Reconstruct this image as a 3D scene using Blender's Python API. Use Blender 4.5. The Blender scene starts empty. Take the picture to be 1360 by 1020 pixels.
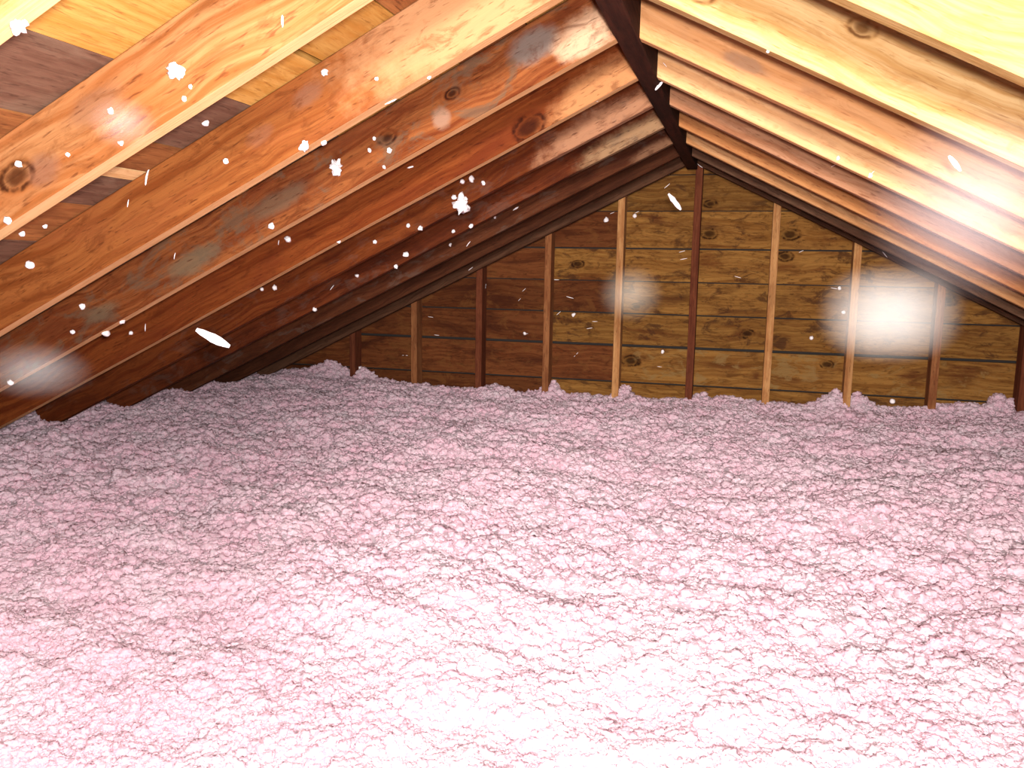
import bpy, bmesh, math, random
import numpy as np
from mathutils import Vector, Matrix, noise
from mathutils.bvhtree import BVHTree

R = random.Random(7)
scene = bpy.context.scene
COL = scene.collection

# ------------------------------------------------------------------ camera
# metres; x across the attic (ridge at 0), y along the ridge (gable boards at 0), z up (underside of ridge at 0)
F_PX, YAW, PITCH, ROLL = 1087.1, 0.2716, 0.1390, 0.0188
CAM = Vector((0.2964, -4.6488, -0.5688))
fw = Vector((-math.sin(YAW)*math.cos(PITCH), math.cos(YAW)*math.cos(PITCH), -math.sin(PITCH)))
r0 = Vector((math.cos(YAW), math.sin(YAW), 0.0)); u0 = r0.cross(fw)
rt = math.cos(ROLL)*r0 + math.sin(ROLL)*u0
up = -math.sin(ROLL)*r0 + math.cos(ROLL)*u0
cd = bpy.data.cameras.new('camera'); cam = bpy.data.objects.new('camera', cd); COL.objects.link(cam)
cam.matrix_world = Matrix(((rt.x, up.x, -fw.x, CAM.x), (rt.y, up.y, -fw.y, CAM.y), (rt.z, up.z, -fw.z, CAM.z), (0, 0, 0, 1)))
cd.sensor_fit = 'HORIZONTAL'; cd.sensor_width = 36.0; cd.lens = F_PX/1360*36; cd.clip_start = 0.02
scene.camera = cam
def ray(px, py):
    return (fw*F_PX + rt*(px-680) - up*(py-510)).normalized()

# ------------------------------------------------------------------ world, lights, exposure
w = bpy.data.worlds.new('world'); scene.world = w; w.use_nodes = True
w.node_tree.nodes['Background'].inputs[0].default_value = (1.0, 0.86, 0.78, 1)
w.node_tree.nodes['Background'].inputs[1].default_value = 0.03
def lamp(name, loc, aim, power, size, col, spot=None, blend=1.0):
    ld = bpy.data.lights.new(name, 'SPOT' if spot else 'AREA'); lo = bpy.data.objects.new(name, ld); COL.objects.link(lo)
    lo.location = loc; ld.energy = power; ld.color = col
    if spot:
        ld.spot_size = math.radians(spot); ld.spot_blend = blend; ld.shadow_soft_size = size
    else:
        ld.shape = 'DISK'; ld.size = size
    lo.rotation_euler = (Vector(aim)-Vector(loc)).to_track_quat('-Z', 'Y').to_euler()
    return lo
lamp('added_fill_spot', (0.30, -5.6, -0.34), (0.42, 0.0, -1.00), 880, 0.14, (1.0, 0.94, 0.89), spot=64)  # unseen spot added behind the camera to even out the flash falloff
lamp('phone_flash', (0.33, -4.63, -0.52), (-1.05, -3.25, -1.60), 128, 0.10, (1.0, 0.96, 0.94))
vs = scene.view_settings
vs.view_transform = 'Standard'; vs.look = 'None'; vs.gamma = 1.0; vs.use_curve_mapping = False
vs.exposure = 0.3
scene.cycles.max_bounces = 7; scene.cycles.diffuse_bounces = 5; scene.cycles.transmission_bounces = 5

# ------------------------------------------------------------------ helpers
S = 0.4064; T = math.tan(0.4596); CS = math.cos(0.4596)
DEPTH = 0.1400            # rafter depth measured square to the slope
ZB = -0.0064              # underside of rafters at x = 0
H = ZB + DEPTH/CS         # underside of the roof boards at x = 0
YG = -0.002

def tag(o, label=None, cat=None, group=None, kind=None):
    if label: o['label'] = label
    if cat: o['category'] = cat
    if group: o['group'] = group
    if kind: o['kind'] = kind
    return o
def link(name, me, mat, parent=None):
    o = bpy.data.objects.new(name, me); COL.objects.link(o)
    if mat and not me.materials: me.materials.append(mat)
    if parent: o.parent = parent
    return o
def bm_obj(name, bm, mat, parent=None, smooth=False):
    bmesh.ops.recalc_face_normals(bm, faces=bm.faces)
    me = bpy.data.meshes.new(name); bm.to_mesh(me); bm.free()
    if smooth:
        for p in me.polygons: p.use_smooth = True
    return link(name, me, mat, parent)
def box_bm(x0, x1, y0, y1, z0, z1, bev=0.0, cuts=0, wob=0.0, seed=0):
    bm = bmesh.new()
    bmesh.ops.create_cube(bm, size=1.0)
    for v in bm.verts:
        v.co = Vector((x0 if v.co.x < 0 else x1, y0 if v.co.y < 0 else y1, z0 if v.co.z < 0 else z1))
    if cuts:
        for k in range(1, cuts+1):
            xx = x0+(x1-x0)*k/(cuts+1)
            bmesh.ops.bisect_plane(bm, geom=bm.verts[:]+bm.edges[:]+bm.faces[:], plane_co=(xx, 0, 0), plane_no=(1, 0, 0))
        rr = random.Random(seed)
        for k in range(0, cuts+2):
            xx = x0+(x1-x0)*k/(cuts+1)
            dy, dz = rr.uniform(-wob, wob), rr.uniform(-wob, wob)
            for v in bm.verts:
                if abs(v.co.x-xx) < 1e-5:
                    v.co.y += dy; v.co.z += dz if v.co.z < (z0+z1)/2 else 0
    if bev:
        ed = [e for e in bm.edges if abs((e.verts[0].co-e.verts[1].co).normalized().x) > 0.9 and len(e.link_faces) == 2 and e.calc_face_angle(0) > 0.8]
        bmesh.ops.bevel(bm, geom=ed, offset=bev, segments=1, affect='EDGES')
    return bm

# ------------------------------------------------------------------ materials
def nmat(name):
    m = bpy.data.materials.new(name); m.use_nodes = True
    nt = m.node_tree; nt.nodes.clear()
    return m, nt
class G:
    def __init__(s, nt): s.nt = nt
    def n(s, t, **kw):
        nd = s.nt.nodes.new(t)
        for k, v in kw.items(): setattr(nd, k, v)
        return nd
    def l(s, a, b): s.nt.links.new(a, b)
    def setin(s, sock, v):
        if isinstance(v, bpy.types.NodeSocket): s.l(v, sock)
        else: sock.default_value = v
    def math(s, op, a, b=None, c=None, clamp=False):
        nd = s.n('ShaderNodeMath', operation=op, use_clamp=clamp)
        s.setin(nd.inputs[0], a)
        if b is not None: s.setin(nd.inputs[1], b)
        if c is not None: s.setin(nd.inputs[2], c)
        return nd.outputs[0]
    def vmath(s, op, a, b):
        nd = s.n('ShaderNodeVectorMath', operation=op); s.setin(nd.inputs[0], a); s.setin(nd.inputs[1], b); return nd.outputs[0]
    def noise(s, vec, scale, detail=4, rough=0.55, dist=0.0):
        nd = s.n('ShaderNodeTexNoise'); s.l(vec, nd.inputs['Vector']); nd.inputs['Scale'].default_value = scale
        nd.inputs['Detail'].default_value = detail; nd.inputs['Roughness'].default_value = rough; nd.inputs['Distortion'].default_value = dist
        return nd.outputs['Fac']
    def ss(s, v, a, b):
        nd = s.n('ShaderNodeMapRange', interpolation_type='SMOOTHSTEP'); s.setin(nd.inputs[0], v)
        nd.inputs[1].default_value = a; nd.inputs[2].default_value = b; return nd.outputs[0]
    def mix(s, f, a, b, mode='MIX'):
        nd = s.n('ShaderNodeMix', data_type='RGBA', blend_type=mode); s.setin(nd.inputs[0], f); s.setin(nd.inputs[6], a); s.setin(nd.inputs[7], b)
        return nd.outputs[2]
def c4(c): return (c[0], c[1], c[2], 1.0)

WOOD_TONE = 0.74
def wood(name, light, mid, dark, grain=1.0, blotch=0.5, blotch_col=None, mould=0.0, mould_col=(0.13, 0.105, 0.085), knots=(), stains=(), bright_end=None, vary=0.0, seed=0.0, rough=0.85, mottle=0.45):
    """Sawn softwood; board length runs along local x. knots: (x, z, radius); stains: stains and pale tone patches (x, z, rx, rz, colour, strength)."""
    f_ = lambda c: tuple(v*WOOD_TONE for v in c)
    light, mid, dark, mould_col, blotch_col = f_(light), f_(mid), f_(dark), f_(mould_col), f_(blotch_col or dark)
    stains = [(*q[:4], f_(q[4]), q[5]) for q in stains]
    m, nt = nmat(name); g = G(nt)
    tc = g.n('ShaderNodeTexCoord'); oi = g.n('ShaderNodeObjectInfo')
    P = tc.outputs['Object']
    sx = g.n('ShaderNodeSeparateXYZ'); g.l(P, sx.inputs[0])
    off = g.n('ShaderNodeCombineXYZ'); 
    rnd = oi.outputs['Random']
    g.l(g.math('MULTIPLY_ADD', rnd, 37.0, seed), off.inputs[0]); g.l(g.math('MULTIPLY', rnd, 91.0), off.inputs[1]); off.inputs[2].default_value = seed
    Q = g.vmath('ADD', P, off.outputs[0])
    # wavy long grain
    warp = g.noise(Q, 3.0, 2)
    zz = g.math('MULTIPLY_ADD', warp, 0.10, sx.outputs[2])
    gv = g.n('ShaderNodeCombineXYZ')
    s2 = g.n('ShaderNodeSeparateXYZ'); g.l(Q, s2.inputs[0])
    g.l(g.math('MULTIPLY', s2.outputs[0], 1.6), gv.inputs[0]); g.l(g.math('MULTIPLY', s2.outputs[1], 55), gv.inputs[1])
    g.l(g.math('MULTIPLY_ADD', zz, 62, g.math('MULTIPLY', rnd, 20.0)), gv.inputs[2])
    gr = g.noise(gv.outputs[0], 1.0, 5, 0.6)
    fine = g.n('ShaderNodeVectorMath', operation='MULTIPLY'); g.l(Q, fine.inputs[0]); fine.inputs[1].default_value = (9, 260, 260)
    gf = g.noise(fine.outputs[0], 1.0, 3, 0.6)
    grain_v = g.ss(gr, 0.36, 0.66)
    knot_dark = None
    for (kx, kz, kr) in knots:
        dx = g.math('MULTIPLY', g.math('SUBTRACT', sx.outputs[0], kx), 0.62)
        dz = g.math('SUBTRACT', sx.outputs[2], kz)
        d = g.math('SQRT', g.math('ADD', g.math('MULTIPLY', dx, dx), g.math('MULTIPLY', dz, dz)))
        d = g.math('MULTIPLY_ADD', g.math('SUBTRACT', g.noise(Q, 22, 3), 0.5), kr*0.9, d)
        msk = g.math('SUBTRACT', 1.0, g.ss(d, kr*0.9, kr*2.6))
        ring = g.math('MULTIPLY_ADD', g.math('SINE', g.math('MULTIPLY', d, 7.0/kr)), 0.25, 0.6)
        mx = g.n('ShaderNodeMix', data_type='FLOAT'); g.l(msk, mx.inputs[0]); g.l(grain_v, mx.inputs[2]); g.l(ring, mx.inputs[3]); grain_v = mx.outputs[0]
        kd = g.math('SUBTRACT', 1.0, g.ss(d, kr*0.35, kr*1.05))
        edge = g.math('MULTIPLY', g.ss(d, kr*0.6, kr*0.95), g.math('SUBTRACT', 1.0, g.ss(d, kr*1.0, kr*1.35)))
        kd = g.math('MAXIMUM', g.math('MULTIPLY', kd, 0.8), g.math('MULTIPLY', edge, g.math('MULTIPLY', g.ss(g.noise(Q, 30, 2), 0.35, 0.6), 0.9)))
        knot_dark = kd if knot_dark is None else g.math('MAXIMUM', knot_dark, kd)
    col = g.mix(g.math('MULTIPLY', grain_v, grain), c4(light), c4(mid))
    col = g.mix(g.math('MULTIPLY', g.ss(gf, 0.52, 0.75), 0.45*grain), col, c4(dark))
    # broad tonal patches along the board
    pv = g.n('ShaderNodeVectorMath', operation='MULTIPLY'); g.l(Q, pv.inputs[0]); pv.inputs[1].default_value = (2.6, 7, 9)
    pn = g.noise(pv.outputs[0], 1.0, 5, 0.62, 0.4)
    col = g.mix(g.math('MULTIPLY', g.ss(pn, 0.46, 0.70), blotch), col, c4(blotch_col or dark))
    for (x, z, rx, rz, sc_, st) in stains:
        dx = g.math('DIVIDE', g.math('SUBTRACT', sx.outputs[0], x), rx); dz = g.math('DIVIDE', g.math('SUBTRACT', sx.outputs[2], z), rz)
        d = g.math('SQRT', g.math('ADD', g.math('MULTIPLY', dx, dx), g.math('MULTIPLY', dz, dz)))
        d = g.math('MULTIPLY_ADD', g.math('SUBTRACT', g.noise(Q, 20, 5, 0.65), 0.5), 0.9, d)
        col = g.mix(g.math('MULTIPLY', g.math('SUBTRACT', 1.0, g.ss(d, 0.45, 1.10)), st), col, c4(sc_))
    mo = g.n('ShaderNodeVectorMath', operation='MULTIPLY'); g.l(Q, mo.inputs[0]); mo.inputs[1].default_value = (11, 34, 30)
    mon = g.noise(mo.outputs[0], 1.0, 5, 0.65, 0.8)
    col = g.mix(g.math('MULTIPLY', g.ss(mon, 0.50, 0.68), mottle), col, c4([0.5*(a_+b_) for a_, b_ in zip(mid, dark)]))
    da = g.n('ShaderNodeVectorMath', operation='MULTIPLY'); g.l(Q, da.inputs[0]); da.inputs[1].default_value = (26, 170, 170)
    col = g.mix(g.math('MULTIPLY', g.ss(g.noise(da.outputs[0], 1.0, 2, 0.5), 0.60, 0.74), 0.6*grain), col, c4(dark))
    if mould:
        mv = g.n('ShaderNodeVectorMath', operation='MULTIPLY'); g.l(Q, mv.inputs[0]); mv.inputs[1].default_value = (8, 20, 14)
        mn = g.noise(mv.outputs[0], 1.0, 6, 0.68, 0.6)
        col = g.mix(g.math('MULTIPLY', g.ss(mn, 0.52, 0.64), mould), col, c4(mould_col))
    if knot_dark is not None:
        col = g.mix(knot_dark, col, c4([v*0.45 for v in dark]))
    if vary:
        hs = g.n('ShaderNodeHueSaturation'); g.l(col, hs.inputs['Color']); g.l(g.math('MULTIPLY_ADD', rnd, vary, 1.0-vary/2), hs.inputs['Value']); col = hs.outputs[0]
    b = g.n('ShaderNodeBsdfPrincipled'); g.l(col, b.inputs['Base Color']); b.inputs['Roughness'].default_value = rough
    b.inputs['Specular IOR Level'].default_value = 0.06
    bp = g.n('ShaderNodeBump'); bp.inputs['Strength'].default_value = 0.35; bp.inputs['Distance'].default_value = 0.002
    g.l(g.math('ADD', gr, gf), bp.inputs['Height']); g.l(bp.outputs[0], b.inputs['Normal'])
    o = g.n('ShaderNodeOutputMaterial'); g.l(b.outputs[0], o.inputs[0])
    return m

def plain(name, col, rough=0.9):
    m, nt = nmat(name); g = G(nt)
    tc = g.n('ShaderNodeTexCoord'); nn = g.noise(tc.outputs['Object'], 14, 5)
    b = g.n('ShaderNodeBsdfPrincipled'); g.l(g.mix(nn, c4([v*0.7 for v in col]), c4([v*1.3 for v in col])), b.inputs['Base Color']); b.inputs['Roughness'].default_value = rough
    o = g.n('ShaderNodeOutputMaterial'); g.l(b.outputs[0], o.inputs[0])
    return m

def fluff(name, a, b_, transl=0.3):
    m, nt = nmat(name); g = G(nt)
    tc = g.n('ShaderNodeTexCoord'); oi = g.n('ShaderNodeObjectInfo'); geo = g.n('ShaderNodeNewGeometry')
    n1 = g.noise(geo.outputs['Position'], 6.0, 4); n2 = g.noise(geo.outputs['Position'], 160.0, 4, 0.7)
    f = g.math('ADD', g.math('MULTIPLY', g.ss(n1, 0.35, 0.7), 0.5), g.math('MULTIPLY', oi.outputs['Random'], 0.5))
    col = g.mix(f, c4(a), c4(b_))
    bp = g.n('ShaderNodeBump'); bp.inputs['Strength'].default_value = 0.8; bp.inputs['Distance'].default_value = 0.004; g.l(n2, bp.inputs['Height'])
    d = g.n('ShaderNodeBsdfDiffuse'); g.l(col, d.inputs[0]); g.l(bp.outputs[0], d.inputs['Normal'])
    t = g.n('ShaderNodeBsdfTranslucent'); g.l(col, t.inputs[0])
    mx = g.n('ShaderNodeMixShader'); mx.inputs[0].default_value = transl; g.l(d.outputs[0], mx.inputs[1]); g.l(t.outputs[0], mx.inputs[2])
    o = g.n('ShaderNodeOutputMaterial'); g.l(mx.outputs[0], o.inputs[0])
    return m

GREY = (0.16, 0.12, 0.10)
M_BACK = plain('roof_felt', (0.010, 0.006, 0.004))
M_PINK = fluff('pink_fibre', (0.955, 0.72, 0.80), (0.975, 0.85, 0.895), 0.65)
M_FLECK = fluff('pale_fibre', (0.95, 0.85, 0.86), (0.95, 0.90, 0.91), 0.15)
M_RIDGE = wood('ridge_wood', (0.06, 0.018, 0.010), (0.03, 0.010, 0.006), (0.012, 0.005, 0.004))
M_STUD = wood('stud_wood', (0.55, 0.28, 0.11), (0.40, 0.17, 0.06), (0.14, 0.045, 0.015), blotch=0.4)
M_STUDM = wood('stud_wood_brown', (0.32, 0.13, 0.05), (0.22, 0.075, 0.028), (0.08, 0.022, 0.01), blotch=0.5)
M_STUDD = wood('stud_wood_dark', (0.17, 0.05, 0.022), (0.11, 0.028, 0.013), (0.05, 0.012, 0.007), blotch=0.4)

# ------------------------------------------------------------------ the gable wall
def poly_prism(pts, y0, y1):
    bm = bmesh.new()
    a = [bm.verts.new((x, y0, z)) for x, z in pts]; b = [bm.verts.new((x, y1, z)) for x, z in pts]
    bm.faces.new(a); bm.faces.new(b[::-1])
    n = len(pts)
    for i in range(n): bm.faces.new((a[i], b[i], b[(i+1) % n], a[(i+1) % n]))
    return bm
FLOOR_Z = -1.98
wall = bm_obj('wall_back', poly_prism([(-3.3, FLOOR_Z), (3.3, FLOOR_Z), (3.3, H-3.3*T), (0, H), (-3.3, H-3.3*T)], 0.024, 0.05), M_BACK)
tag(wall, 'horizontal board gable wall closing the attic', kind='structure')
gk = [(), ((0.10, -0.06, 0.02),), ((0.10, -0.02, 0.025), (0.52, -0.02, 0.028)), ((0.50, 0.06, 0.024), (-0.62, 0.0, 0.02)), ((1.30, 0.03, 0.03), (-0.28, -0.05, 0.018)), ((0.33, 0.0, 0.022),), ((-0.30, 0.02, 0.03), (0.75, 0.05, 0.02)), ()]
gb_mats = []
for k in range(8):
    rk = random.Random(k+20); q = rk.uniform(0.8, 1.2)
    gb_mats.append(wood('gable_board_wood_%d' % k, (0.26*q, 0.122*q, 0.030*q), (0.165*q, 0.066*q, 0.014*q), (0.035, 0.010, 0.003), blotch=0.9, blotch_col=rk.choice([(0.075, 0.018, 0.006), (0.11, 0.03, 0.008), (0.085, 0.03, 0.009)]),
                        mould=0.75, mould_col=rk.choice([(0.05, 0.018, 0.008), (0.06, 0.024, 0.009), (0.24, 0.14, 0.05)]), mottle=0.75, seed=k*3.3, knots=gk[k]))
gaps = [0.004, 0.006, 0.005, 0.009, 0.006, 0.008, 0.015, 0.010, 0.004]
gb_dim = [wood('gable_board_dim_%d' % k, (0.15*q, 0.048*q, 0.015*q), (0.10*q, 0.027*q, 0.008*q), (0.025, 0.007, 0.003), blotch=0.9, blotch_col=(0.045, 0.011, 0.005), mould=0.5, mould_col=(0.17, 0.065, 0.018), mottle=0.75, seed=k*5.1+1)
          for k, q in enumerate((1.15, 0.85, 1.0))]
XS = 0.0368
edges = [0.145, -0.041, -0.235, -0.440, -0.622, -0.803, -0.985, -1.195, -1.40]
for k in range(len(edges)-1):
    zt, zb = edges[k]-gaps[k]/2, edges[k+1]+gaps[k+1]/2
    zc = (zt+zb)/2
    lim = lambda z: max(0.0, (H-z)/T)
    cut = XS - S*(2 if k % 2 else 1)          # joint added over a stud; the side's dimness is put into redder, darker boards
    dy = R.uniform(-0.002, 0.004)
    runs = [(-9, cut-0.0015, gb_dim[k % 3]), (cut+0.0015, 9, gb_mats[k])] if k >= 2 else [(-9, 9, gb_mats[k])]
    for (xa, xb, mt) in runs:
        pts = []
        for (x, z) in ((max(-lim(zb), xa), zb), (min(lim(zb), xb), zb), (min(lim(zt), xb), zt), (max(-lim(zt), xa), zt)):
            if not pts or (Vector(pts[-1])-Vector((x, z-zc))).length > 1e-3: pts.append((x, z-zc))
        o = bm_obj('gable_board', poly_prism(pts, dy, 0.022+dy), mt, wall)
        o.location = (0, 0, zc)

# ------------------------------------------------------------------ roof boards
def slope_frame(side):
    """Local x runs down the slope, y along the ridge, z square to the slope (outwards)."""
    return Matrix.Rotation(0, 4, 'X') if side == 0 else (Matrix(((side*CS, 0, side*math.sin(0.4596), 0), (0, 1, 0, 0), (-math.sin(0.4596), 0, CS, 0), (0, 0, 0, 1))))
SL, SR = slope_frame(-1), slope_frame(1)
PL_Y = wood('roof_board_yellow', (0.56, 0.30, 0.08), (0.46, 0.21, 0.042), (0.22, 0.08, 0.018), blotch=0.35, blotch_col=(0.5, 0.19, 0.04), vary=0.2, seed=2)
PL_B = wood('roof_board_brown', (0.36, 0.14, 0.045), (0.26, 0.09, 0.03), (0.09, 0.03, 0.012), blotch=0.5, vary=0.2, seed=5)
PL_D = wood('roof_board_weathered', (0.19, 0.095, 0.06), (0.14, 0.065, 0.04), (0.05, 0.022, 0.014), blotch=0.6, blotch_col=(0.26, 0.18, 0.12), vary=0.1, seed=9)
PL_P = wood('roof_board_pale', (0.74, 0.46, 0.22), (0.66, 0.36, 0.14), (0.3, 0.12, 0.04), blotch=0.2, seed=4)
Y_NEAR = -6.2
def roof(side, nm, lst):
    ss_ = SL if side < 0 else SR
    base = bm_obj(nm, box_bm(0.0, 3.55, Y_NEAR, 0.05, 0.022, 0.034), M_BACK)
    base.matrix_world = Matrix.Translation((0, 0, H)) @ ss_
    tag(base, 'underside of the roof slope lined with boards', kind='structure')
    for (a, b, mt) in lst:
        # a board's own length runs along the ridge: local x of the board = attic y
        bm = box_bm(0, -Y_NEAR, -(b-a)/2+0.0015, (b-a)/2-0.0015, -0.010, 0.010)
        o = bm_obj('roof_plank', bm, mt, base)
        o.matrix_local = Matrix.Translation(((a+b)/2, 0.02, 0.011+R.uniform(-0.001, 0.0015))) @ Matrix.Rotation(-math.pi/2, 4, 'Z')
    return base
eL = [(0.02, 0.09, PL_Y), (0.09, 0.28, PL_Y), (0.28, 0.47, PL_B), (0.47, 0.655, PL_Y), (0.668, 0.849, PL_Y), (0.849, 1.048, PL_D), (1.048, 1.157, PL_B), (1.159, 1.200, PL_P),
      (1.202, 1.33, PL_D), (1.33, 1.52, PL_B)] + [(1.52+0.19*k, 1.71+0.19*k, (PL_D, PL_B)[k % 2]) for k in range(9)]
eR = [(0.02+0.19*k, 0.21+0.19*k, (PL_Y, PL_P, PL_Y, PL_B)[k % 4]) for k in range(17)]
roof(-1, 'ceiling_left', eL)
roof(1, 'ceiling_right', eR)

# ------------------------------------------------------------------ ridge board, rafters
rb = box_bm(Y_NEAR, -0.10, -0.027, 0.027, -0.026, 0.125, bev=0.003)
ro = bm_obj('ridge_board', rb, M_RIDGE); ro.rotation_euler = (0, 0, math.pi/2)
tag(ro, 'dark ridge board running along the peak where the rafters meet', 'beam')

RL = 2.62/CS
def rafter(side, i, mat, label, group, zoff=0.0, y=None, length=RL, edge_mat=None):
    yf = (-3.3927+(i-1)*S) if y is None else y
    x0 = 0.0275/CS
    L = length
    bm = box_bm(x0, L, -0.038, 0.0, 0.0, DEPTH, bev=0.0025, cuts=5, wob=0.0016, seed=i*7+side)
    for v in bm.verts:      # plumb cut against the ridge board
        if v.co.x < x0+0.001: v.co.x = x0 - v.co.z*T
    o = bm_obj('rafter', bm, mat)
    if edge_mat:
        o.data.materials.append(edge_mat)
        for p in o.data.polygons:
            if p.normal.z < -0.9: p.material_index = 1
    o.matrix_world = Matrix.Translation((0, yf, ZB+zoff)) @ (SL if side < 0 else SR)
    return tag(o, label, 'rafter', group)
GL, GR_ = 'rafters on the brown-stained roof slope', 'rafters on the pale roof slope'
def lx(x, z):      # world x, z on a rafter face -> rafter local (x along, z depth)
    ax, dz = abs(x), z-ZB
    return (ax*CS - dz*math.sin(0.4596), ax*math.sin(0.4596) + dz*CS)
RED_L, RED_M, RED_D = (0.50, 0.17, 0.050), (0.36, 0.095, 0.022), (0.11, 0.020, 0.006)
def K(x, z, r): a = lx(x, z); return (a[0], a[1], r)
def ST(x, z, rx, rz, c, s): a = lx(x, z); return (a[0], a[1], rx, rz, c, s)  # tone patch; the wide pale ones sit by the ridge
ORANGE = (0.55, 0.24, 0.07)
SHORT_L = ['the pale tan rafter', 'the golden brown rafter with an oval knot', 'the orange brown smudged rafter', 'the mould stained rafter', 'the red brown rafter with a large knot',
           'the fifth stained rafter from the gable', 'the fourth stained rafter from the gable', 'the third stained rafter from the gable', 'the very dark second rafter from the gable']
left = {
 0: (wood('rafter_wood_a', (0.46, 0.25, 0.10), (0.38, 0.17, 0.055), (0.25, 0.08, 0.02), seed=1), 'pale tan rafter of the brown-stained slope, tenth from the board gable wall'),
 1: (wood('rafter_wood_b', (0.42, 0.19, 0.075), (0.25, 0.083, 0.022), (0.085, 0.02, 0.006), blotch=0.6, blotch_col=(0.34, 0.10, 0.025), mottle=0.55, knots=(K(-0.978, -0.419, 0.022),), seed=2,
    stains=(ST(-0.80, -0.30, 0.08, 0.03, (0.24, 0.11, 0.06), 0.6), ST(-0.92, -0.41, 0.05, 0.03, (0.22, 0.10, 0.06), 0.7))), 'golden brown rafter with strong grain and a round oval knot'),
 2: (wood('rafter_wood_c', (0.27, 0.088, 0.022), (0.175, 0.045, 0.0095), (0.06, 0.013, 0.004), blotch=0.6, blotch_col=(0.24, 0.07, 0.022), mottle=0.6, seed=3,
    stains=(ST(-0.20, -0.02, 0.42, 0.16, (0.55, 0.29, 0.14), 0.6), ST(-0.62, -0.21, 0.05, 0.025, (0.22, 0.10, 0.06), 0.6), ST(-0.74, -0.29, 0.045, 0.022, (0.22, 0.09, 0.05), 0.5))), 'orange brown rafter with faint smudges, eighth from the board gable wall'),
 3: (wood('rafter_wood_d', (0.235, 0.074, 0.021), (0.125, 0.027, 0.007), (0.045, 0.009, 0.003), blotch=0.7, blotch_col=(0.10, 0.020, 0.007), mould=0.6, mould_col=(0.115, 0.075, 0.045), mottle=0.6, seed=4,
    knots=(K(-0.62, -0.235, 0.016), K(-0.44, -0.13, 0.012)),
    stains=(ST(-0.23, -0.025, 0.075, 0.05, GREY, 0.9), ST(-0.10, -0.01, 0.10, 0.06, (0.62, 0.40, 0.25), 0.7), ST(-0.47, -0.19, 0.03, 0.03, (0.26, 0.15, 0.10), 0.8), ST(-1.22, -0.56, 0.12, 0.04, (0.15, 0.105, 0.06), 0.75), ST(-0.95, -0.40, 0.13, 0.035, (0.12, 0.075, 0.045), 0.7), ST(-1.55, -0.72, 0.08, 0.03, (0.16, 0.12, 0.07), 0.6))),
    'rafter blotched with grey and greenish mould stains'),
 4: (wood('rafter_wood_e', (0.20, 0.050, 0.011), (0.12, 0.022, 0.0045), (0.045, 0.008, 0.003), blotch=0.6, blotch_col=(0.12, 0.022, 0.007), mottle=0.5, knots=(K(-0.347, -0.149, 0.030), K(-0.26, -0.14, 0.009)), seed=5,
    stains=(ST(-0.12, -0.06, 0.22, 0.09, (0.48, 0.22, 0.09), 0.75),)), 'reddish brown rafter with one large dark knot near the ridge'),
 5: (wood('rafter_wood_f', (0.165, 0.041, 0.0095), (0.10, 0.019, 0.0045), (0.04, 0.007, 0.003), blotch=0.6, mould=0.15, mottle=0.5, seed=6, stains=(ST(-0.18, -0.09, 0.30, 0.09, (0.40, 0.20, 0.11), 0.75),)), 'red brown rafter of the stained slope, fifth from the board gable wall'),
 6: (wood('rafter_wood_g', (0.14, 0.033, 0.010), (0.085, 0.017, 0.005), (0.03, 0.006, 0.003), blotch=0.7, mould=0.2, mottle=0.5, seed=7, stains=(ST(-0.16, -0.07, 0.26, 0.06, (0.38, 0.23, 0.12), 0.75),)), 'dark red brown rafter of the stained slope, fourth from the board gable wall'),
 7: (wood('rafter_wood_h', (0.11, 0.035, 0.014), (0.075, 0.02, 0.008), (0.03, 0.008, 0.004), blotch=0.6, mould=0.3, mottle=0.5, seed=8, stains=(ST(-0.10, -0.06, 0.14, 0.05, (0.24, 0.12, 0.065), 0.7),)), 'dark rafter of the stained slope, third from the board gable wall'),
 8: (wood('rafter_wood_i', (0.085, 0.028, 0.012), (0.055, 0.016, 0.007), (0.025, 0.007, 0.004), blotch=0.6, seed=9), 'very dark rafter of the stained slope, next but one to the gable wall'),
}
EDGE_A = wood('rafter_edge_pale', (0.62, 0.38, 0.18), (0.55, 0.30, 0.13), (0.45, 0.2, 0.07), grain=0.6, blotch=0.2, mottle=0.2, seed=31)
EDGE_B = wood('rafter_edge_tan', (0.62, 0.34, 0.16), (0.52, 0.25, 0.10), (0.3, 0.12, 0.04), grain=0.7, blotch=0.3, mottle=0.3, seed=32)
SHORT = {}
for i, (mt, lab) in left.items():
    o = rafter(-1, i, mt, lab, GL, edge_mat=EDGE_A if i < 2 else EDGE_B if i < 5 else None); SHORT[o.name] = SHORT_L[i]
PALE_L, PALE_M, PALE_D = (0.82, 0.52, 0.24), (0.72, 0.40, 0.16), (0.40, 0.17, 0.05)
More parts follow.
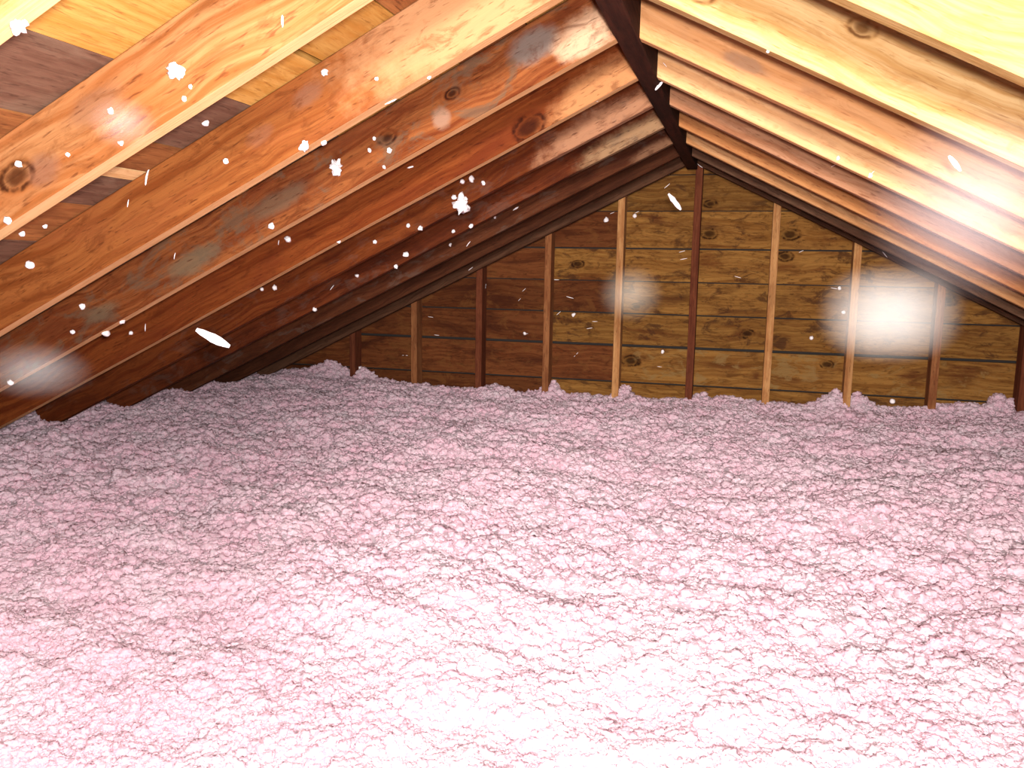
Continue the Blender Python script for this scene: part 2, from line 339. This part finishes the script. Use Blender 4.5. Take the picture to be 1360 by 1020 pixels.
right = {
 1: (wood('rafter_wood_j', (0.44, 0.275, 0.11), (0.32, 0.175, 0.055), (0.22, 0.08, 0.02), grain=1.0, blotch=0.2, seed=11), 'bright pale rafter of the pale slope, ninth from the board gable wall'),
 2: (wood('rafter_wood_k', (0.54, 0.35, 0.16), (0.40, 0.21, 0.07), (0.22, 0.08, 0.02), grain=1.0, blotch=0.3, blotch_col=(0.42, 0.21, 0.07), knots=(K(0.473, -0.136, 0.014), K(0.191, -0.06, 0.015)), seed=12), 'bright yellowish rafter with a small dark knot and long streaky grain'),
 3: (wood('rafter_wood_l', (0.60, 0.30, 0.13), (0.50, 0.22, 0.08), (0.26, 0.09, 0.03), grain=0.8, blotch=0.4, blotch_col=(0.42, 0.18, 0.08), mould=0.25, mould_col=(0.36, 0.19, 0.11), seed=13,
    stains=(ST(0.27, -0.09, 0.07, 0.02, (0.28, 0.16, 0.10), 0.7),)), 'orange tan rafter with scattered grey smudges near the ridge'),
 4: (wood('rafter_wood_m', (0.74, 0.42, 0.20), (0.64, 0.31, 0.12), (0.30, 0.11, 0.04), grain=0.7, blotch=0.3, blotch_col=(0.5, 0.23, 0.09), mould=0.2, mould_col=(0.36, 0.19, 0.11), seed=14), 'smooth peach coloured rafter, sixth from the board gable wall'),
 5: (wood('rafter_wood_n', (0.44, 0.22, 0.12), (0.34, 0.145, 0.07), (0.16, 0.05, 0.02), blotch=0.4, seed=15), 'dull brown rafter of the pale slope, fifth from the board gable wall'),
 6: (wood('rafter_wood_o', (0.50, 0.22, 0.08), (0.40, 0.15, 0.05), (0.18, 0.05, 0.02), blotch=0.4, seed=16), 'orange rafter of the pale slope, fourth from the board gable wall'),
 7: (wood('rafter_wood_p', (0.62, 0.33, 0.15), (0.50, 0.23, 0.09), (0.2, 0.07, 0.02), blotch=0.4, seed=17), 'tan rafter of the pale slope, third from the board gable wall'),
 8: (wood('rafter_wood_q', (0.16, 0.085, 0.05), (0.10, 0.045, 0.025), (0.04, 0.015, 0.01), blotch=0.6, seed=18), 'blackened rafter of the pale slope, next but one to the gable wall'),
}
SHORT_R = [None, 'the ninth pale rafter from the gable', 'the bright yellowish knotted rafter', 'the orange tan smudged rafter', 'the smooth peach coloured rafter', 'the dull brown rafter', 'the orange rafter of the pale slope',
           'the tan third rafter from the gable', 'the blackened second rafter from the gable']
for i, (mt, lab) in right.items():
    o = rafter(1, i, mt, lab, GR_); SHORT[o.name] = SHORT_R[i]
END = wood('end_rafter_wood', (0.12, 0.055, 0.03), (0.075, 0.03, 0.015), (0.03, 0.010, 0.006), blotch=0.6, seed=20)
rafter(-1, 9, END, 'dark end rafter of the stained slope, against the gable studs', GL, zoff=0.016, y=-0.092)
rafter(1, 9, END, 'dark end rafter of the pale slope, against the gable studs', GR_, zoff=0.016, y=-0.092)

# ------------------------------------------------------------------ gable studs
XS = 0.0368
stud_lab = {0: 'tall dark red centre stud under the ridge', 1: 'pale stud, first beyond the centre stud on the pale slope side', 2: 'pale stud, second from the centre stud on the pale slope side',
 3: 'weathered stud, third from the centre stud on the pale slope side', 4: 'dark stud, fourth from the centre stud on the pale slope side',
 -1: 'pale stud, first beyond the centre stud on the stained slope side', -2: 'brown stud, second from the centre stud on the stained slope side', -3: 'dark red stud, third from the centre stud on the stained slope side',
 -4: 'spotted brown stud, fourth from the centre stud on the stained slope side', -5: 'short dark stud, fifth from the centre stud on the stained slope side'}
for i in range(-5, 5):
    x = XS+i*S
    top = ZB + 0.09 - abs(x)*T if i else 0.03
    top = min(top, H - (abs(x)+0.02)*T - 0.004)
    zb = FLOOR_Z
    hw = 0.019
    bm = box_bm(zb, top, -hw, hw, -0.0445, 0.0445, bev=0.002, cuts=3, wob=0.0012, seed=i+40)
    o = bm_obj('gable_stud', bm, M_STUDD if i in (0, -3, -5, 4) else M_STUDM if i in (-2, -4, 3) else M_STUD)
    # local x -> up
    yy = -0.0465 if i else -0.0465
    o.matrix_world = Matrix.Translation((x, yy, 0)) @ Matrix(((0, 1, 0, 0), (0, 0, 1, 0), (1, 0, 0, 0), (0, 0, 0, 1)))
    tag(o, stud_lab[i], 'stud', 'studs of the gable wall')

# ------------------------------------------------------------------ floor and loose-fill insulation
fl = bm_obj('floor', box_bm(-3.3, 3.3, Y_NEAR, 0.05, FLOOR_Z-0.03, FLOOR_Z), M_BACK)
tag(fl, 'hidden attic floor below the insulation', kind='structure')

rs = np.random.RandomState(3)
def vnoise(x, y, scale, seed):
    rg = np.random.RandomState(seed); N = 256; tab = rg.rand(N, N)
    u, v = x/scale+100, y/scale+100
    i, j = np.floor(u).astype(int), np.floor(v).astype(int); fu, fv = u-i, v-j
    fu = fu*fu*(3-2*fu); fv = fv*fv*(3-2*fv)
    a, b, c, d = tab[i % N, j % N], tab[(i+1) % N, j % N], tab[i % N, (j+1) % N], tab[(i+1) % N, (j+1) % N]
    return (a*(1-fu)+b*fu)*(1-fv)+(c*(1-fu)+d*fu)*fv-0.5
def height(x, y):
    h = -1.262 - 0.120*np.clip(-y, 0, 4.6)*np.clip(1-(x/2.45)**2, 0, 1)      # tilted up towards the gable and the eaves so the far part catches more light
    h += 0.07*vnoise(x, y, 0.75, 1) + 0.05*vnoise(x+0.03*y, y*1.5, 0.26, 2) + 0.036*vnoise(x, y*1.3, 0.11, 3) + 0.018*vnoise(x, y, 0.045, 4) + 0.009*vnoise(x, y, 0.02, 5)
    for (bx, bw, bh) in [(-0.33, 0.05, 0.07), (-0.73, 0.04, 0.06), (0.80, 0.07, 0.07), (0.93, 0.05, 0.05), (-1.95, 0.06, 0.05), (1.58, 0.06, 0.06), (-1.1, 0.05, 0.04), (0.1, 0.05, 0.04), (-2.2, 0.12, 0.05)]:
        h += bh*np.exp(-((x-bx)/bw)**2-((y+0.03)/0.06)**2)
    return h
xs_ = np.linspace(-2.80, 2.80, 600)
ys_ = np.concatenate([np.linspace(-6.0, -4.4, 60)[:-1], np.linspace(-4.4, -0.014, 500)])
X, Y = np.meshgrid(xs_, ys_)
Z = height(X, Y)
nx, ny = len(xs_), len(ys_)
co = np.stack([X, Y, Z], -1).reshape(-1, 3)
ii = np.arange(nx*ny).reshape(ny, nx)
quads = np.stack([ii[:-1, :-1], ii[:-1, 1:], ii[1:, 1:], ii[1:, :-1]], -1).reshape(-1, 4)
me = bpy.data.meshes.new('loose_insulation')
me.vertices.add(len(co)); me.vertices.foreach_set('co', co.ravel())
me.loops.add(quads.size); me.loops.foreach_set('vertex_index', quads.ravel().astype(np.int32))
me.polygons.add(len(quads)); me.polygons.foreach_set('loop_start', np.arange(0, quads.size, 4, dtype=np.int32)); me.polygons.foreach_set('loop_total', np.full(len(quads), 4, np.int32))
me.update(); me.validate()
# denser, finer tufts where the blown fibre lies close; density is a property of the spread
dens = me.attributes.new('dens', 'FLOAT', 'POINT')
near = np.clip((-2.3-co[:, 1])/1.1, 0, 1)
dv = np.where(co[:, 1] < -4.5, 0.05, np.where(np.abs(co[:, 0]) < 1.9, 0.55+1.6*near, 0.6)).astype(np.float32)
size = me.attributes.new('tuft_size', 'FLOAT', 'POINT'); size.data.foreach_set('value', (1.05-0.48*near).astype(np.float32))
dens.data.foreach_set('value', dv)
ins = link('loose_insulation', me, M_PINK)
tag(ins, 'pink loose-fill insulation blown in a thick fluffy layer over the attic floor', 'insulation', kind='stuff')

tuft_col = bpy.data.collections.new('insulation_tufts')
for k in range(6):
    bm = bmesh.new(); bmesh.ops.create_icosphere(bm, subdivisions=3, radius=1.0)
    o3 = Vector((k*11.3, k*5.1, 2.0))
    for v in bm.verts:
        d = v.co.normalized()
        q = 1.0 + 0.65*noise.noise(d*1.4+o3) + 0.38*noise.noise(d*3.2+o3*2) + 0.16*noise.noise(d*7+o3)
        v.co = d*max(0.25, q); v.co.z *= 0.7
    m_ = bpy.data.meshes.new('insulation_tuft'); bm.to_mesh(m_); bm.free(); m_.materials.append(M_PINK)
    for p in m_.polygons: p.use_smooth = True
    tuft_col.objects.link(bpy.data.objects.new('insulation_tuft', m_))
ng = bpy.data.node_groups.new('scatter_tufts', 'GeometryNodeTree')
ng.interface.new_socket('Geometry', in_out='INPUT', socket_type='NodeSocketGeometry'); ng.interface.new_socket('Geometry', in_out='OUTPUT', socket_type='NodeSocketGeometry')
N = ng.nodes; Lk = ng.links.new
gi, go = N.new('NodeGroupInput'), N.new('NodeGroupOutput')
dp = N.new('GeometryNodeDistributePointsOnFaces'); na = N.new('GeometryNodeInputNamedAttribute'); na.data_type = 'FLOAT'; na.inputs[0].default_value = 'dens'
mu = N.new('ShaderNodeMath'); mu.operation = 'MULTIPLY'; mu.inputs[1].default_value = 15000.0
Lk(na.outputs['Attribute'], mu.inputs[0]); Lk(gi.outputs[0], dp.inputs['Mesh']); Lk(mu.outputs[0], dp.inputs['Density'])
ci = N.new('GeometryNodeCollectionInfo'); ci.inputs['Collection'].default_value = tuft_col; ci.inputs['Separate Children'].default_value = True; ci.inputs['Reset Children'].default_value = True
ip = N.new('GeometryNodeInstanceOnPoints'); ip.inputs['Pick Instance'].default_value = True
Lk(dp.outputs['Points'], ip.inputs['Points']); Lk(ci.outputs[0], ip.inputs['Instance'])
rr = N.new('FunctionNodeRandomValue'); rr.data_type = 'FLOAT_VECTOR'; rr.inputs[0].default_value = (-0.5, -0.5, 0); rr.inputs[1].default_value = (0.5, 0.5, 6.283)
Lk(rr.outputs[0], ip.inputs['Rotation'])
rsz = N.new('FunctionNodeRandomValue'); rsz.data_type = 'FLOAT'; rsz.inputs[2].default_value = 0.0; rsz.inputs[3].default_value = 1.0; rsz.inputs['Seed'].default_value = 5
pw = N.new('ShaderNodeMath'); pw.operation = 'POWER'; pw.inputs[1].default_value = 6.0; Lk(rsz.outputs[1], pw.inputs[0])
ma = N.new('ShaderNodeMath'); ma.operation = 'MULTIPLY_ADD'; ma.inputs[1].default_value = 0.016; ma.inputs[2].default_value = 0.0036; Lk(pw.outputs[0], ma.inputs[0])
nb = N.new('GeometryNodeInputNamedAttribute'); nb.data_type = 'FLOAT'; nb.inputs[0].default_value = 'tuft_size'
ms = N.new('ShaderNodeMath'); ms.operation = 'MULTIPLY'; Lk(ma.outputs[0], ms.inputs[0]); Lk(nb.outputs['Attribute'], ms.inputs[1])
Lk(ms.outputs[0], ip.inputs['Scale'])
jg = N.new('GeometryNodeJoinGeometry'); Lk(gi.outputs[0], jg.inputs[0]); Lk(ip.outputs[0], jg.inputs[0]); Lk(jg.outputs[0], go.inputs[0])
md = ins.modifiers.new('tufts', 'NODES'); md.node_group = ng

# ------------------------------------------------------------------ flecks and fibres of insulation
SOLID = [o for o in COL.objects if o.name.split('.')[0] in ('rafter', 'gable_stud', 'gable_board', 'ridge_board', 'roof_plank')]
bpy.context.view_layer.update()
vv, ff, own = [], [], []
for o in SOLID:
    b0 = len(vv); mw = o.matrix_world
    vv += [mw @ v.co for v in o.data.vertices]
    for p in o.data.polygons: ff.append([b0+i for i in p.vertices]); own.append(o)
bvh = BVHTree.FromPolygons(vv, ff)
def surface(px, py):
    for k in range(6):      # a point that falls into a joint moves on to the board beside it
        d = ray(px, py+k*2); h = bvh.ray_cast(CAM, d)
        if h[0] is not None: break
    return h[0], h[1], own[h[2]], d, h[3]
def blob_mesh(k, spiky):
    bm = bmesh.new(); bmesh.ops.create_icosphere(bm, subdivisions=3 if spiky > 0.6 else 2, radius=1.0)
    o3 = Vector((k*7.3, 3.1, k*2.7))
    for v in bm.verts:
        d = v.co.normalized(); q = 1.0+spiky*noise.noise(d*1.7+o3)+0.5*spiky*noise.noise(d*4+o3)
        v.co = d*max(0.3, q)
    m_ = bpy.data.meshes.new('fleck'); bm.to_mesh(m_); bm.free(); m_.materials.append(M_FLECK)
    for p in m_.polygons: p.use_smooth = True
    return m_
def fibre_mesh(k, fat):
    """A slightly bent sliver, tapered at both ends, one unit long."""
    bm = bmesh.new(); rr_ = random.Random(k); bend = rr_.uniform(-0.12, 0.12); rings = []
    for a in range(7):
        t = a/6; rad = fat*(math.sin(math.pi*min(max(t, 0.05), 0.95))**0.45)*rr_.uniform(0.85, 1.1)
        c = Vector((t-0.5, bend*math.sin(math.pi*t), 0))
        rings.append([bm.verts.new(c+Vector((0, rad*math.cos(q*math.pi/3), rad*math.sin(q*math.pi/3)))) for q in range(6)])
    for a in range(6):
        for q in range(6): bm.faces.new((rings[a][q], rings[a][(q+1) % 6], rings[a+1][(q+1) % 6], rings[a+1][q]))
    bm.faces.new(rings[0][::-1]); bm.faces.new(rings[6])
    m_ = bpy.data.meshes.new('fibre'); bm.to_mesh(m_); bm.free(); m_.materials.append(M_FLECK)
    for p in m_.polygons: p.use_smooth = True
    return m_
FLECK = [blob_mesh(k, 0.55) for k in range(5)]; CLUMP = [blob_mesh(k+9, 0.85) for k in range(3)]
FIB = [fibre_mesh(k, 0.055) for k in range(4)]; FAT = [fibre_mesh(k+9, 0.14) for k in range(3)]
def where(o, px=0):
    n_ = o.name.split('.')[0]
    if n_ == 'gable_stud': return 'a stud of the gable wall'
    if n_ == 'gable_board': return 'the gable boards '+('on the stained slope side' if px < 925 else 'on the pale slope side')
    if n_ == 'ridge_board': return 'the dark ridge board'
    if n_ == 'roof_plank': return 'the roof boards'
    return 'a rafter of the brown-stained slope' if o.get('group') == GL else 'a rafter of the pale slope'
def spot(o, px): return SHORT.get(o.name, where(o, px))
def fleck(px, py, size, clump=False, label=None):
    p, n_, o, d, dist = surface(px, py)
    if p is None: return
    rad = 0.5*size*dist/F_PX*0.92
    f = link('insulation_tuft' if clump else 'insulation_fleck', R.choice(CLUMP if clump else FLECK), None)
    f.location = p - d*rad*0.55; f.scale = (rad, rad*R.uniform(0.8, 1.1), rad*R.uniform(0.8, 1.2)); f.rotation_euler = [R.uniform(0, 6.3) for _ in range(3)]
    if clump: tag(f, label, 'insulation tuft')
    else: tag(f, 'tiny pale fleck of insulation stuck to '+spot(o, px), 'insulation fleck', 'flecks stuck to '+where(o, px))
    return f
def fibre(px, py, length, deg, fat=False, air=None, label=None):
    p, n_, o, d, dist = surface(px, py)
    if p is None: return
    if air: p = CAM+d*air; dist = air
    ln = length*dist/F_PX
    ax = (rt*math.cos(math.radians(deg))+up*math.sin(math.radians(deg)))
    ax = (ax - d*ax.dot(d)).normalized()
    f = link('insulation_strand' if fat else 'insulation_fibre', R.choice(FAT if fat else FIB), None)
    if not air:
        ax = (ax-n_*ax.dot(n_)).normalized(); p = p+n_*ln*0.05
    q = ax.to_track_quat('X', 'Z')
    f.location = p; f.rotation_mode = 'QUATERNION'; f.rotation_quaternion = q; f.scale = (ln,)*3
    if label: tag(f, label, 'insulation strand')
    else: tag(f, 'thin pale fibre of insulation caught on '+spot(o, px), 'insulation fibre', 'fibres caught on '+where(o, px))
    return f
fleck(613, 271, 23, True, 'largest white tuft of insulation, stuck to the knotted red brown rafter')
fleck(446, 222, 19, True, 'medium white tuft of insulation stuck to the mould stained rafter')
fleck(404, 194, 11, True, 'small white tuft of insulation by the lower edge of the orange brown rafter')
fleck(235, 95, 20, True, 'round white puff of insulation stuck to the golden brown rafter')
fleck(24, 33, 15, True, 'white insulation tuft caught by the roof boards beside the pale tan rafter')
for q in [(431,96,8),(430,189,8),(570,103,6),(25,218,8),(161,190,6),(253,115,6),(273,163,9),(245,131,6),(10,293,9),(29,310,7),(140,442,11),(162,427,7),(109,407,7),(14,508,7),(360,300,8),(300,214,7),
          (97,441,6),(40,352,9),(603,262,8),(626,238,8),(614,241,7),(642,243,6),(626,300,7),(542,300,6),(558,303,7),(539,338,8),(526,354,6),(602,307,5),(598,325,5),(510,222,5),(517,200,7),(491,200,6),(497,184,5),
          (418,411,6),(365,382,7),(348,384,5),(474,366,5),(498,321,5),(450,321,5),(174,442,5),(383,318,9),(147,148,8),(90,205,6),(60,300,6),(657,288,5),(500,105,5)]: fleck(*q)
for q in [(805,292,7),(843,287,6),(697,443,5),(762,418,5),(1115,383,5),(1120,415,5),(1078,449,5),(443,489,9),(478,490,6),(880,467,5),(1345,540,6),(1185,533,7),(1135,534,8)]: fleck(*q)
for q in [(1113,210,5),(1020,68,5),(1156,233,6)]: fleck(*q)
for q in [(375,28,14,-80,True),(519,135,17,25,True),(685,277,9,30,True),(545,222,9,10,True)]: fibre(*q)
for q in [(410,352,12,65),(398,381,9,68),(441,382,10,45),(413,344,7,60),(109,520,8,88),(193,435,12,80),(212,438,10,80),(170,270,12,75),(232,340,10,70),(76,295,14,-80),(195,236,22,75),(195,205,10,-85),
          (370,322,8,80),(622,324,10,50),(488,360,8,20),(625,357,9,35),(600,375,7,40),(645,380,6,45)]: fibre(*q)
for q in [(572,421,7,-5),(580,445,7,-5),(538,472,8,0),(783,436,8,10),(698,443,7,0),(757,395,10,-15),(738,372,9,35),(696,385,6,40),(742,416,7,40),(790,427,7,0),(765,471,8,45),(906,334,8,15),(908,344,9,10),(980,368,8,-15),
          (1064,332,6,25),(1108,383,8,-10),(876,487,6,-5),(887,233,8,-60),(886,247,9,40),(930,220,8,-40),(690,398,5,45),(846,282,6,25),(813,283,6,20)]: fibre(*q)
for q in [(883,86,7,-50),(1157,231,10,45),(1175,338,9,-50),(1107,220,6,30),(793,135,9,-60)]: fibre(*q)
fibre(875, 113, 14, 85, True, label='short white strand of insulation against the dark ridge board')
fibre(283, 449, 44, -27, True, air=1.9, label='thick white strand of insulation drifting before the red brown rafters')
fibre(896, 268, 26, -52, True, air=3.2, label='slim white strand of insulation drifting before the centre of the board gable')
fibre(1268, 217, 22, -52, True, air=1.6, label='slim white strand of insulation drifting before the pale rafters')

# ------------------------------------------------------------------ haze added for the soft glow of out-of-focus dust near the lens
def dust(name, px, py, dist, rx, ry, rz, dens, col, label, sq=2.0):
    m, nt = nmat(name+'_haze'); g = G(nt)
    tc = g.n('ShaderNodeTexCoord')
    s3 = g.n('ShaderNodeSeparateXYZ'); g.l(tc.outputs['Object'], s3.inputs[0])
    acc = None
    for k in range(3):
        a = g.math('POWER', g.math('ABSOLUTE', s3.outputs[k]), sq)
        acc = a if acc is None else g.math('ADD', acc, a)
    fall = g.math('MULTIPLY', g.math('EXPONENT', g.math('MULTIPLY', acc, -3.2)), g.math('SUBTRACT', 1.0, g.ss(acc, 0.5, 1.0)))
    nz = g.noise(tc.outputs['Object'], 1.6, 2)
    de = g.math('MULTIPLY', g.math('MULTIPLY', fall, dens), g.math('MULTIPLY_ADD', nz, 0.8, 0.6))
    v = g.n('ShaderNodeVolumeScatter'); v.inputs['Color'].default_value = c4(col); v.inputs['Anisotropy'].default_value = -0.62
    g.l(de, v.inputs['Density'])
    o_ = g.n('ShaderNodeOutputMaterial'); g.l(v.outputs[0], o_.inputs['Volume'])
    bm = bmesh.new(); bmesh.ops.create_icosphere(bm, subdivisions=3, radius=1.02)
    o = bm_obj('dust_haze', bm, m)
    o.location = CAM + ray(px, py)*dist; o.scale = (rx, ry, rz); o.rotation_euler = (0, 0, YAW)
    return tag(o, label, 'dust', 'haze added for blurred dust glow', 'stuff')
dust('gable', 1183, 417, 4.0, 0.34, 0.16, 0.24, 1.7, (1.0, 0.93, 0.88), 'bright haze added for blurred dust before the boards between the pale studs', 2.4)
dust('pale_slope', 1308, 268, 1.52, 0.21, 0.08, 0.17, 0.5, (1.0, 0.84, 0.88), 'soft pinkish haze added for blurred dust under the pale rafters')
dust('centre', 838, 390, 3.9, 0.17, 0.10, 0.15, 0.9, (1.0, 0.90, 0.76), 'faint haze added for blurred dust before the gable beside the centre stud')
dust('eave', 45, 492, 1.75, 0.12, 0.06, 0.06, 0.45, (0.95, 0.95, 0.95), 'faint grey haze added for blurred dust below the mould stained rafter')
dust('oval_knot', 163, 163, 1.45, 0.06, 0.04, 0.045, 0.8, (1.0, 0.82, 0.86), 'small pinkish haze added for blurred dust under the golden brown rafter')
